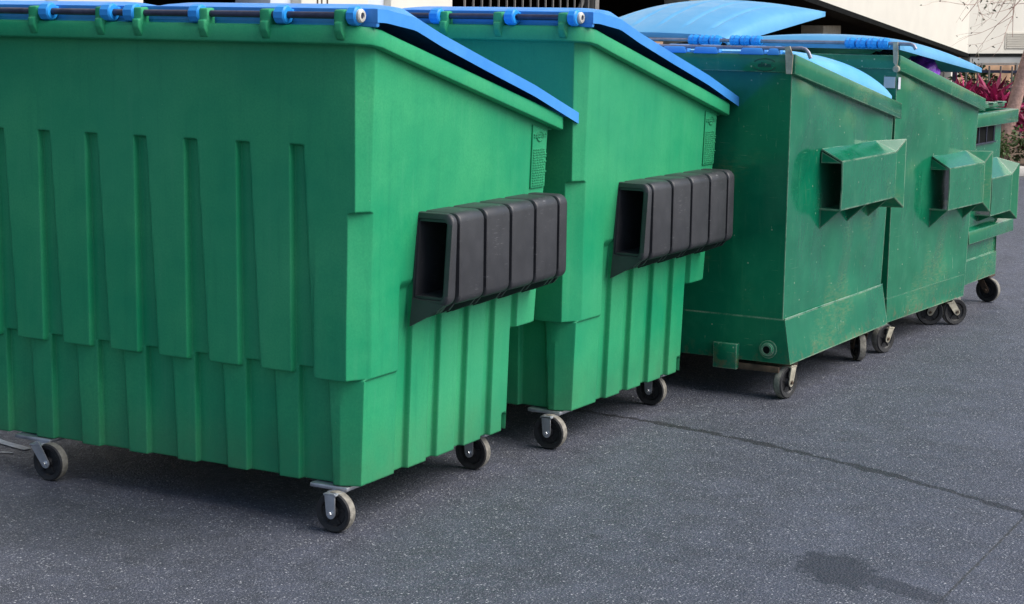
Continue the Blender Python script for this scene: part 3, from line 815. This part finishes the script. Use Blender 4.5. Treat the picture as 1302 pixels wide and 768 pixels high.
st = MB(); st.box((-.040, -.0065, 1.528), (.066, .003, .062)); st.box((.0075, .020, 1.524), (.003, .034, .066)); st.build('sticker', M_STICK, D4)
for wpt, nd, off, old in (((.521, 4.595), -20, .03, M_DIRTY), ((.609, 5.773), -42, -.045, M_DIRTY)):
    lx, ly = to_local(L4, A4, (*wpt, 0))
    caster(D4, (lx, ly), nd - math.degrees(A4), .083, (lx - .09, ly + .04), (.14, .12), .152, off, M_RUSTY, old, True)
caster(D4, (-.12, 1.02), -60, .083, (-.12, 1.02), (.15, .13), .152, .03, M_RUSTY, M_DIRTY, True)
caster(D4, (-2.0, .15), -60, .083, (-2.0, .15), (.15, .13), .152, .03, M_RUSTY, M_DIRTY, True)

# bags heaped in the fourth
def blob(mb, c, r, seed, amp=.25, n=3, mi=0):
    bm = bmesh.new(); bmesh.ops.create_icosphere(bm, subdivisions=n, radius=1)
    for v in bm.verts:
        d = v.co.normalized(); k = 1 + amp * (noise.noise(d * 2.2 + Vector((seed, 1, 2))) + .45 * noise.noise(d * 6 + Vector((seed, 5, 2))))
        v.co = Vector((d.x * r[0] * k, d.y * r[1] * k, d.z * r[2] * k)) + Vector(c)
    mb.from_bm(bm, mi, True)
def W4pt(x, y, z):
    c, s = math.cos(A4), math.sin(A4); return (L4[0] + c * x - s * y, L4[1] + s * x + c * y, z)
def bag(name, label, c, r, seed, mat, txt=None):
    t = thing(name, label, 'bag', W4pt(c[0], c[1], c[2] - r[2]), A4)
    m = MB(); blob(m, (0, 0, r[2]), r, seed, .22, 4); o = m.build('bag_body', mat, t, 60)
    if txt:
        text_mesh(txt, .052, .001, M_LETTER, 'bag_lettering', t, Matrix.Translation((r[0] * 1.02, .02, r[2] * 1.38)) @ Matrix.Rotation(math.pi / 2, 4, 'Z') @ REAR)
    return t
bag('trash_bag', 'bright purple plastic bag bulging out under the raised pale blue lid', (-.15, .73, 1.545), (.115, .125, .125), 4, M_PURPLE)
bag('trash_bag', 'black plastic bag with faint lettering under the hinge end of the raised lid', (-.18, .27, 1.590), (.115, .20, .115), 8, M_BLACKBAG, 'ackwd')
bag('trash_bag', 'plain black plastic bag beside the purple bag, towards the front of the open dumpster', (-.22, .92, 1.44), (.17, .17, .12), 12, M_BLACKBAG)
bag('trash_bag', 'black plastic bag deep under the tilted left lid with raised ribs', (-1.5, .6, 1.55), (.35, .38, .18), 15, M_BLACKBAG)

# ---- fifth, small
L5, A5 = (.545, 6.14, 0), -.05
D5 = thing('steel_dumpster', 'small low green steel dumpster with flat lid and dark open hatch, farthest of the row', 'dumpster', L5, A5, 'dumpsters standing in a row')
W5 = 1.9
b5 = MB()
YB = .70
sheet(b5, [(.0, 0, .345), (.0, YB, .345), (.0, YB, 1.25), (.0, 0, 1.25)], 10, 14, .008, 2)
sheet(b5, [(.012, 0, .19), (.012, YB + .01, .19), (.012, YB + .01, .345), (.012, 0, .345)], 10, 4, .004, 5)
b5.add([(.0, 0, .345), (0, YB, .345), (.012, YB, .345), (.012, 0, .345)], [[0, 1, 2, 3]])
b5.add([(-W5, 0, .19), (.012, 0, .19), (.012, 0, 1.25), (-W5, 0, 1.25)], [[0, 1, 2, 3]])
b5.add([(-W5, YB, .19), (.012, YB, .19), (.0, YB, 1.25), (-W5, YB, 1.25)], [[3, 2, 1, 0]])
b5.add([(-W5, 0, .19), (-W5, YB, .19), (-W5, YB, 1.25), (-W5, 0, 1.25)], [[3, 2, 1, 0]])
b5.add([(-W5, 0, .19), (.012, 0, .19), (.012, YB, .19), (-W5, YB, .19)], [[0, 1, 2, 3]])
b5.build('body', M_STEEL2, D5, 30, recalc=False)
r5 = MB(); r5.box((.022, .44, 1.248), (.05, .98, .088), 0, .006); r5.box((-W5 / 2, -.03, 1.248), (W5, .05, .088), 0, .006); r5.box((-W5 / 2, .93, 1.248), (W5, .04, .088), 0, .006); r5.build('rim', M_STEEL2, D5)
rp = MB(); rp.box((.022, -.053, 1.245), (.044, .006, .08)); rp.build('reflector_tape', M_STICK, D5)
ld = MB(); ld.box((-W5 / 2 + .0, .40, 1.322), (W5 - .04, .86, .030), 0, .010)
for q in range(4): ld.box((-.02, .12 + q * .2, 1.341), (.06, .09, .012), 0, .004)
ld.build('lid', M_STEEL2, D5)
h5 = MB(); h5.box((.004, .285, 1.147), (.012, .50, .105), 0); h5.build('hatch_opening', M_DARKIN, D5)  # shallow panel on a closed side; the hollow's shade is its dark colour
hf = MB()
for yy in (.18, .34, .50): hf.box((.0125, yy, 1.147), (.006, .012, .105), 0)
hf.box((.0125, .285, 1.203), (.010, .52, .008)); hf.box((.0125, .285, 1.092), (.010, .52, .008)); hf.build('hatch_frame', M_ROD, D5)
hl = MB(); hl.box((.014, .095, 1.15), (.004, .05, .010)); hl.box((.014, .085, 1.15), (.004, .012, .035)); hl.build('hatch_latch', M_LETTER, D5)
steel_pocket(D5, W5, .22, .66, .73, .98, .87, .63, .10, M_STEEL2, .58, (.3, .8))
lg = MB(); lg.hexa([(-.01, -.02, .462), (.05, -.02, .462), (.05, .95, .462), (-.01, .95, .462), (-.01, -.02, .56), (.045, -.02, .545), (.045, .95, .545), (-.01, .95, .56)], 0, .005); lg.build('side_ledge', M_STEEL2, D5)
lx, ly = to_local(L5, A5, (.56, 6.809, 0))
caster(D5, (lx, ly), -100, .083, (lx - .05, ly - .02), (.16, .13), .182, -.06, M_RUSTY, M_RUSTY, True)
caster(D5, (-.1, .08), -100, .083, (-.15, .06), (.16, .13), .182, -.06, M_RUSTY, M_RUSTY, True)

# ------------------------------------------------------------------ ground
g = MB(); N = 300.0; g.add([(-N, -N, 0), (N, -N, 0), (N, N, 0), (-N, N, 0)], [[0, 1, 2, 3]])
tag(g.build('asphalt_ground', mat_asphalt()), kind='structure')
def ribbon(pts, w0, w1, name):
    m = MB(); n = len(pts); L = []; Rr = []
    for i, p in enumerate(pts):
        d = Vector(pts[min(i + 1, n - 1)]) - Vector(pts[max(i - 1, 0)]); d.normalize(); q = Vector((-d.y, d.x)); w = lerp(w0, w1, i / (n - 1)) * random.uniform(.8, 1.15)
        L.append((p[0] + q.x * w, p[1] + q.y * w, .004)); Rr.append((p[0] - q.x * w, p[1] - q.y * w, .004))
    m.add(L + Rr, [[i, n + i, n + i + 1, i + 1] for i in range(n - 1)])
    return tag(m.build(name, M_PAINT), kind='structure')
ribbon([(-2.6, .50), (-2.4, .45), (-2.25, .41), (-2.10, .37), (-2.0, .35), (-1.93, .335)], .030, .022, 'painted_line')
ribbon([(-2.5, .20), (-2.3, .205), (-2.12, .215), (-2.0, .235), (-1.94, .255)], .020, .010, 'painted_line')

# kerb and planter
kd = Vector((1.714, 1.552, 0)).normalized(); kn = Vector((-kd.y, kd.x, 0)); kang = math.atan2(kd.y, kd.x); kc = Vector((-1.05, 17.36, 0))
k = MB()
for i in range(-3, 6):
    k.box(tuple(kc + kd * (i * 1.2) + kn * .09 + Vector((0, 0, .06))), (1.19, .18, .12), 0, .015, kang)
tag(k.build('kerb', M_KERB), kind='structure')
so = MB(); a = kc - kd * 4.2 + kn * .18; b = kc + kd * 6.6 + kn * .18
so.add([(*a.xy, .09), (*b.xy, .09), (*(b + kn * 9).xy, .12), (*(a + kn * 9).xy, .12)], [[0, 1, 2, 3]])
tag(so.build('planter_soil', M_SOIL), kind='structure')

# ------------------------------------------------------------------ garage behind
GX = -5.0
def zfas(y): return 2.121 - .1042 * (y - 19.04)
G = thing('parking_garage', 'cream parking garage with sloping fascia over dark openings behind the dumpsters', 'building', (GX, 12, 0))
def gpart(name, mb, m): 
    mb.v = [Vector((p[0] - GX, p[1] - 12, p[2])) for p in mb.v]; return mb.build(name, m, G)
f = MB(); ya, yb = -2.0, 27.11
f.hexa([(GX - .25, ya, zfas(ya)), (GX, ya, zfas(ya)), (GX, yb, zfas(yb)), (GX - .25, yb, zfas(yb)), (GX - .25, ya, zfas(ya) + 3.5), (GX, ya, zfas(ya) + 3.5), (GX, yb, zfas(yb) + 4.6), (GX - .25, yb, zfas(yb) + 4.6)])
WD = Vector((math.cos(rad(62)), math.sin(rad(62)), 0)); WN = Vector((WD.y, -WD.x, 0)); WC = Vector((GX, yb, 0)); zb_ = zfas(yb)
def wallbox(mb, u0, u1, out0, out1, z0, z1):
    P_ = lambda u, o, z: tuple(WC + WD * u + WN * o + Vector((0, 0, z)))
    mb.hexa([P_(u0, out0, z0), P_(u1, out0, z0), P_(u1, out1, z0), P_(u0, out1, z0), P_(u0, out0, z1), P_(u1, out0, z1), P_(u1, out1, z1), P_(u0, out1, z1)])
wallbox(f, 0, 14, 0, -.25, zb_, zb_ + 4.6)
gpart('fascia', f, M_CREAM)
e = MB(); e.hexa([(GX - .30, ya, zfas(ya) - .10), (GX + .03, ya, zfas(ya) - .10), (GX + .03, yb, zfas(yb) - .07), (GX - .30, yb, zfas(yb) - .07), (GX - .30, ya, zfas(ya) - .003), (GX + .03, ya, zfas(ya) - .003), (GX + .03, yb, zfas(yb) - .003), (GX - .30, yb, zfas(yb) - .003)])
wallbox(e, .03, 14, .04, -.26, zb_ - .055, zb_ - .003); gpart('fascia_edge', e, M_DARKIN)
e = MB(); wallbox(e, .05, 14, .02, -.2, zb_ - .17, zb_ - .058); gpart('soffit_beam', e, M_GREYBEAM)
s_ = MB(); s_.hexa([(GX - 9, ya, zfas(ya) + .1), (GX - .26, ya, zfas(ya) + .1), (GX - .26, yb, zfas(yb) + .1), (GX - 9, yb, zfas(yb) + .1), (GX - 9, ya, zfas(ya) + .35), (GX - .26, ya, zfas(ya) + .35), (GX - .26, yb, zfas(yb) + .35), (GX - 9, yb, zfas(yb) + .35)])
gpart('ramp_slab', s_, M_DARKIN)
bw = MB(); bw.box((GX - 9, 12, 2.6), (.2, 32, 5.2)); bw.box((GX - 4.5, yb + .0, .55), (8.6, .2, 1.1)); bw.box((GX - 4.5, -3, 2.6), (9, .2, 5.2)); gpart('inner_wall', bw, M_DARKIN)  # walls coloured near black, so the bay's shade is in the paint
lv = MB(); wallbox(lv, .95, 2.6, .012, -.02, zb_ + .08, zb_ + .38)
for q in range(9): wallbox(lv, .98, 2.57, .026, .010, zb_ + .10 + q * .031, zb_ + .112 + q * .031)
gpart('vent_louvre', lv, mat_simple('beige_louvre', (.56, .53, .47), .7, 0, .08, 3, .05))
def pillar(y0, y1, m, name, dx=.0, th=.35):
    p = MB(); zt_ = min(zfas(y0), zfas(y1)) - .12
    p.box((GX - th / 2 - .01 + dx, (y0 + y1) / 2, zt_ / 2), (th, y1 - y0, zt_), 0, .01); return gpart(name, p, m)
pillar(1.0, 3.93, M_BLUISH, 'wall_panel', -.10); pillar(3.93, 4.80, M_CREAM, 'wall_panel'); pillar(6.44, 6.72, M_BLUISH, 'wall_panel', -.1); pillar(6.72, 7.70, M_CREAM, 'wall_panel')
pillar(7.70, 8.13, M_BLUISH, 'wall_panel', -.12); pillar(8.13, 9.18, M_CREAM, 'wall_panel', -.05)
# drip stains under the ledge of the cream panel
dr = MB()
for yy, l in ((6.93, .9), (7.07, .8), (6.99, .5)):
    dr.plate([(GX - .007, yy, 2.3), (GX - .007, yy + .022, 2.3), (GX - .007, yy + .016, 2.0 - l), (GX - .007, yy + .006, 2.0 - l)], .002)
gpart('rust_drip', dr, M_RUSTY)
pillar(12.02, 12.15, M_BARS, 'steel_post', .0, .12)
pillar(15.50, 16.25, M_CONC, 'column', -.4); pillar(20.5, 21.3, M_CONC, 'column', -.4)
pillar(26.5, 27.0, M_CREAM, 'column', -.1, .45)
# leaning braces in the dark bay
dgn = MB(); dgn.tube([(GX - .8, 12.6, 1.2), (GX - .8, 13.6, 2.35)], .03, 8); dgn.tube([(GX - .8, 12.85, 1.2), (GX - .8, 13.85, 2.35)], .02, 8); gpart('brace', dgn, M_BARS)
BS = thing('bar_screen', 'row of thin upright metal bars across the dark garage opening', 'screen', (GX + .02, 10.6, 0))
bb = MB(); y = 9.26
while y < 12.0:
    bb.box((0, y - 10.6, 1.35), (.016, .016, 2.3)); y += .160
bb.build('bars', M_BARS, BS)
bf = MB(); bf.box((0, 0, .2), (.04, 2.8, .04)); bf.box((0, 0, 2.52), (.04, 2.8, .04)); bf.build('frame', M_BARS, BS)

# peach building beyond the opening
ob = thing('peach_building', 'sunlit peach stucco building glimpsed beyond the shrubs', 'building', (-11.2, 42, 0), rad(60))
m = MB(); m.box((0, 0, 4), (26, 8, 8), 0, .02); m.build('wall', M_ORANGE, ob)
m = MB()
for i in range(8): m.box((-8 + i * 2.4, -4.02, 2.2), (.9, .05, 1.5))
m.build('window', M_DARKIN, ob)
m = MB()
for i in range(16): m.box((-9 + i * 1.2, -4.2, 1.0), (.06, .06, 2.0))
for zz in (.3, .8, 1.15): m.box((0, -4.2, zz), (20, .05, .05))
m.build('railing', M_BARS, ob)

fn = thing('railing_fence', 'dark metal railing fence behind the pink plants under the beam', 'fence', (-3.0, 20.3, .1))
m = MB()
for i in range(34): m.box((-2.2 + i * .15, i * .06, .62), (.022, .022, 1.0))
m.build('bars', M_BARS, fn)
for i in range(4):
    m = MB(); m.box((-2.2 + i * 1.65, i * .66, .6), (.06, .06, 1.2)); m.build('post', M_ROD, fn)
m = MB()
for zz in (.78, 1.02): m.hexa([(-2.3, -.02, zz), (2.95, 2.06, zz), (2.95, 2.10, zz), (-2.3, .02, zz), (-2.3, -.02, zz + .04), (2.95, 2.06, zz + .04), (2.95, 2.10, zz + .04), (-2.3, .02, zz + .04)])
m.build('rail', M_ROD, fn)

# ------------------------------------------------------------------ planting
def leaf_quad(mb, p, d, l, w, rnd, mi=0, bend=.3):
    d = d.normalized(); s = d.cross(Vector((rnd.uniform(-1, 1), rnd.uniform(-1, 1), rnd.uniform(-1, 1))))
    if s.length < 1e-4: s = Vector((1, 0, 0))
    s.normalize(); n = s.cross(d)
    a = p; b = p + d * l * .5 + n * l * .06; c = p + d * l - Vector((0, 0, l * bend))
    mb.add([a, b + s * w / 2, c, b - s * w / 2], [[0, 1, 2, 3]], mi)
def shrub(name, label, x, y, h, r, n, leafmat, size, seed, group=None, z0=.1):
    rnd = random.Random(seed); t = thing(name, label, 'shrub', (x, y, z0), 0, group)
    st_ = MB()
    for i in range(6):
        a = rnd.uniform(0, 6.28); st_.tube([(0, 0, -.05), (math.cos(a) * r * .3, math.sin(a) * r * .3, h * .45), (math.cos(a) * r * .6, math.sin(a) * r * .6, h * .8)], [.02, .012, .006], 6)
    st_.build('stem', M_BARK, t)
    lf = MB(); cl = [(rnd.uniform(-1, 1) * r * .6, rnd.uniform(-1, 1) * r * .6, rnd.uniform(.25, .9) * h, rnd.uniform(.25, .5) * r) for _ in range(14)]
    for i in range(n):
        cx, cy, cz, cr = rnd.choice(cl); d = Vector((rnd.gauss(0, 1), rnd.gauss(0, 1), rnd.gauss(0, 1))).normalized()
        p = Vector((cx, cy, cz)) + d * cr * rnd.uniform(.5, 1.05); leaf_quad(lf, p, d + Vector((0, 0, .3)), size * rnd.uniform(.6, 1.3), size * .5, rnd)
    lf.build('foliage', leafmat, t, None, recalc=False); return t
def strap_plant(name, label, x, y, h, n, mat, seed, group):
    rnd = random.Random(seed); t = thing(name, label, 'plant', (x, y, .1), 0, group)
    s = MB(); heads = []
    for i in range(4):
        a = rnd.uniform(0, 6.28); rr = rnd.uniform(.02, .16); hh = h * rnd.uniform(.3, .72); heads.append((math.cos(a) * rr, math.sin(a) * rr, hh))
        s.tube([(0, 0, -.05), heads[-1]], [.018, .012], 6)
    s.build('stem', M_BARK, t)
    lf = MB()
    for i in range(n):
        hx, hy, hz = rnd.choice(heads); a = rnd.uniform(0, 6.28); e = rnd.uniform(.1, 1.25)
        d = Vector((math.cos(a) * math.cos(e), math.sin(a) * math.cos(e), math.sin(e)))
        leaf_quad(lf, Vector((hx, hy, hz - rnd.uniform(0, .16))), d, h * rnd.uniform(.24, .46), rnd.uniform(.03, .06), rnd, 0, .15)
    lf.build('leaves', mat, t, None, recalc=False); return t
cp = [(-3.05, 17.9, 1.02, 'magenta strap leaved plant half hidden by the propped lid tip'), (-2.72, 18.3, 1.15, 'magenta strap leaved plant right of the lid tip'), (-2.42, 17.9, 1.02, 'magenta strap leaved plant above the small dumpster'),
      (-2.10, 17.9, 1.05, 'bright pink strap leaved plant left of the leaning trunk'), (-1.62, 17.6, .82, 'crimson strap leaved plant right of the leaning trunk, at the frame edge'), (-2.9, 18.9, 1.1, 'dark red strap leaved plant in the back row of the planter'), (-2.55, 18.9, 1.12, 'dark pink strap leaved plant behind the others in the middle of the planter'), (-3.3, 18.4, 1.1, 'crimson strap leaved plant farthest left in the planter')]
for i, (x, y, h, lab) in enumerate(cp): strap_plant('cordyline_plant', lab, x, y, h, 190, M_PINKLEAF, 30 + i, 'pink leaved plants in the planter')
shrub('leafy_shrub', 'light green leafy shrub behind the kerb at the right frame edge', -1.52, 17.35, .44, .34, 1500, M_LEAF, .055, 3)
shrub('leafy_shrub', 'low light green shrub filling the planter by the small dumpster', -2.05, 17.2, .40, .32, 1300, M_LEAF, .055, 5)
for i, (x, y, h, r, lab) in enumerate(((-4.6, 21.5, 1.0, .5, 'dark green shrub standing behind the propped lid tip'), (-3.6, 21.6, 1.05, .45, 'dark green shrub in the middle under the soffit beam'), (-2.7, 22.0, 1.08, .45, 'dark green shrub behind the leaning trunk'), (-1.6, 21.8, 1.0, .45, 'dark green shrub at the right frame edge under the beam'))):
    shrub('dark_shrub', lab, x, y, h, r, 420, M_DARKLEAF, .11, 50 + i, 'dark shrubs behind the pink plants')

# leaning tree
T = thing('street_tree', 'leaning pinkish trunk with thin twigs against the cream fascia', 'tree', (-1.98, 17.42, .08))
tr = MB(); base = Vector((0, 0, -.1))
pts = [base, Vector((.02, .01, .25)), Vector((.09, .03, .55)), Vector((.17, .05, .95)), Vector((.26, .08, 1.35)), Vector((.40, .12, 1.9)), Vector((.6, .2, 2.6)), Vector((.7, .3, 3.4))]
tr.tube(pts, [.13, .10, .085, .08, .075, .07, .055, .03], 14)
tr.build('trunk', M_BARK, T)
tw = MB(); lf = MB(); rnd = random.Random(11)
def grow(p, d, l, r, depth):
    q = p; pts_ = [q]
    for i in range(4):
        d = (d + Vector((rnd.gauss(0, .16), rnd.gauss(0, .12), rnd.gauss(0, .14)))).normalized(); q = q + d * l / 4; pts_.append(q)
    tw.tube(pts_, [lerp(r, r * .45, i / 4) for i in range(5)], 5)
    if depth > 0:
        for i in range(3):
            b = pts_[rnd.randint(1, 4)]; grow(b, (d + Vector((rnd.gauss(0, .5), rnd.gauss(0, .4), rnd.gauss(0, .35)))), l * .55, r * .5, depth - 1)
    else:
        for i in range(rnd.randint(0, 3)):
            leaf_quad(lf, pts_[rnd.randint(1, 4)], Vector((rnd.gauss(0, 1), rnd.gauss(0, 1), rnd.gauss(-.4, .6))), rnd.uniform(.03, .06), .024, rnd)
for e in ((-2.55, 17.3, 1.90), (-2.36, 17.45, 1.97), (-2.25, 17.3, 1.83), (-2.05, 17.5, 1.90), (-1.95, 17.35, 1.74), (-1.75, 17.3, 1.80), (-1.7, 17.6, 2.0), (-.6, 17.2, 2.4)):
    p0 = pts[rnd.choice((6, 7))]; q = Vector(e) - Vector((-1.98, 17.45, .08))
    mid = p0.lerp(q, .55) + Vector((0, 0, .12)); tw.tube([p0, mid], [.016, .008], 6); d = q - mid; grow(mid, d, d.length * 1.05, .008, 2)
tw.build('branches', M_BARK, T); lf.build('leaves', M_TREELEAF, T, None, recalc=False)

# ------------------------------------------------------------------ light
SUN_EL, SUN_AZ = 48, 14       # azimuth of the direction to the sun, degrees from +x
to_sun = Vector((math.cos(rad(SUN_EL)) * math.cos(rad(SUN_AZ)), math.cos(rad(SUN_EL)) * math.sin(rad(SUN_AZ)), math.sin(rad(SUN_EL))))
su = bpy.data.lights.new('sun', 'SUN'); su.energy = 4.0; su.angle = rad(52); su.color = (1, .955, .88)
so_ = bpy.data.objects.new('sun', su); COL.objects.link(so_); so_.rotation_euler = to_sun.to_track_quat('Z', 'Y').to_euler(); so_.location = (10, -10, 20)
w = bpy.data.worlds.new('World'); S.world = w; w.use_nodes = True
nt = w.node_tree; bg = nt.nodes['Background']; sky = nt.nodes.new('ShaderNodeTexSky'); sky.sky_type = 'NISHITA'; sky.sun_disc = False
sky.sun_elevation = rad(SUN_EL); sky.sun_rotation = math.atan2(to_sun.x, to_sun.y); sky.air_density = 1.0; sky.dust_density = 2.0
nt.links.new(sky.outputs[0], bg.inputs[0]); bg.inputs[1].default_value = .15
S.view_settings.view_transform = 'Standard'; S.view_settings.look = 'None'; S.view_settings.exposure = 0; S.view_settings.gamma = 1
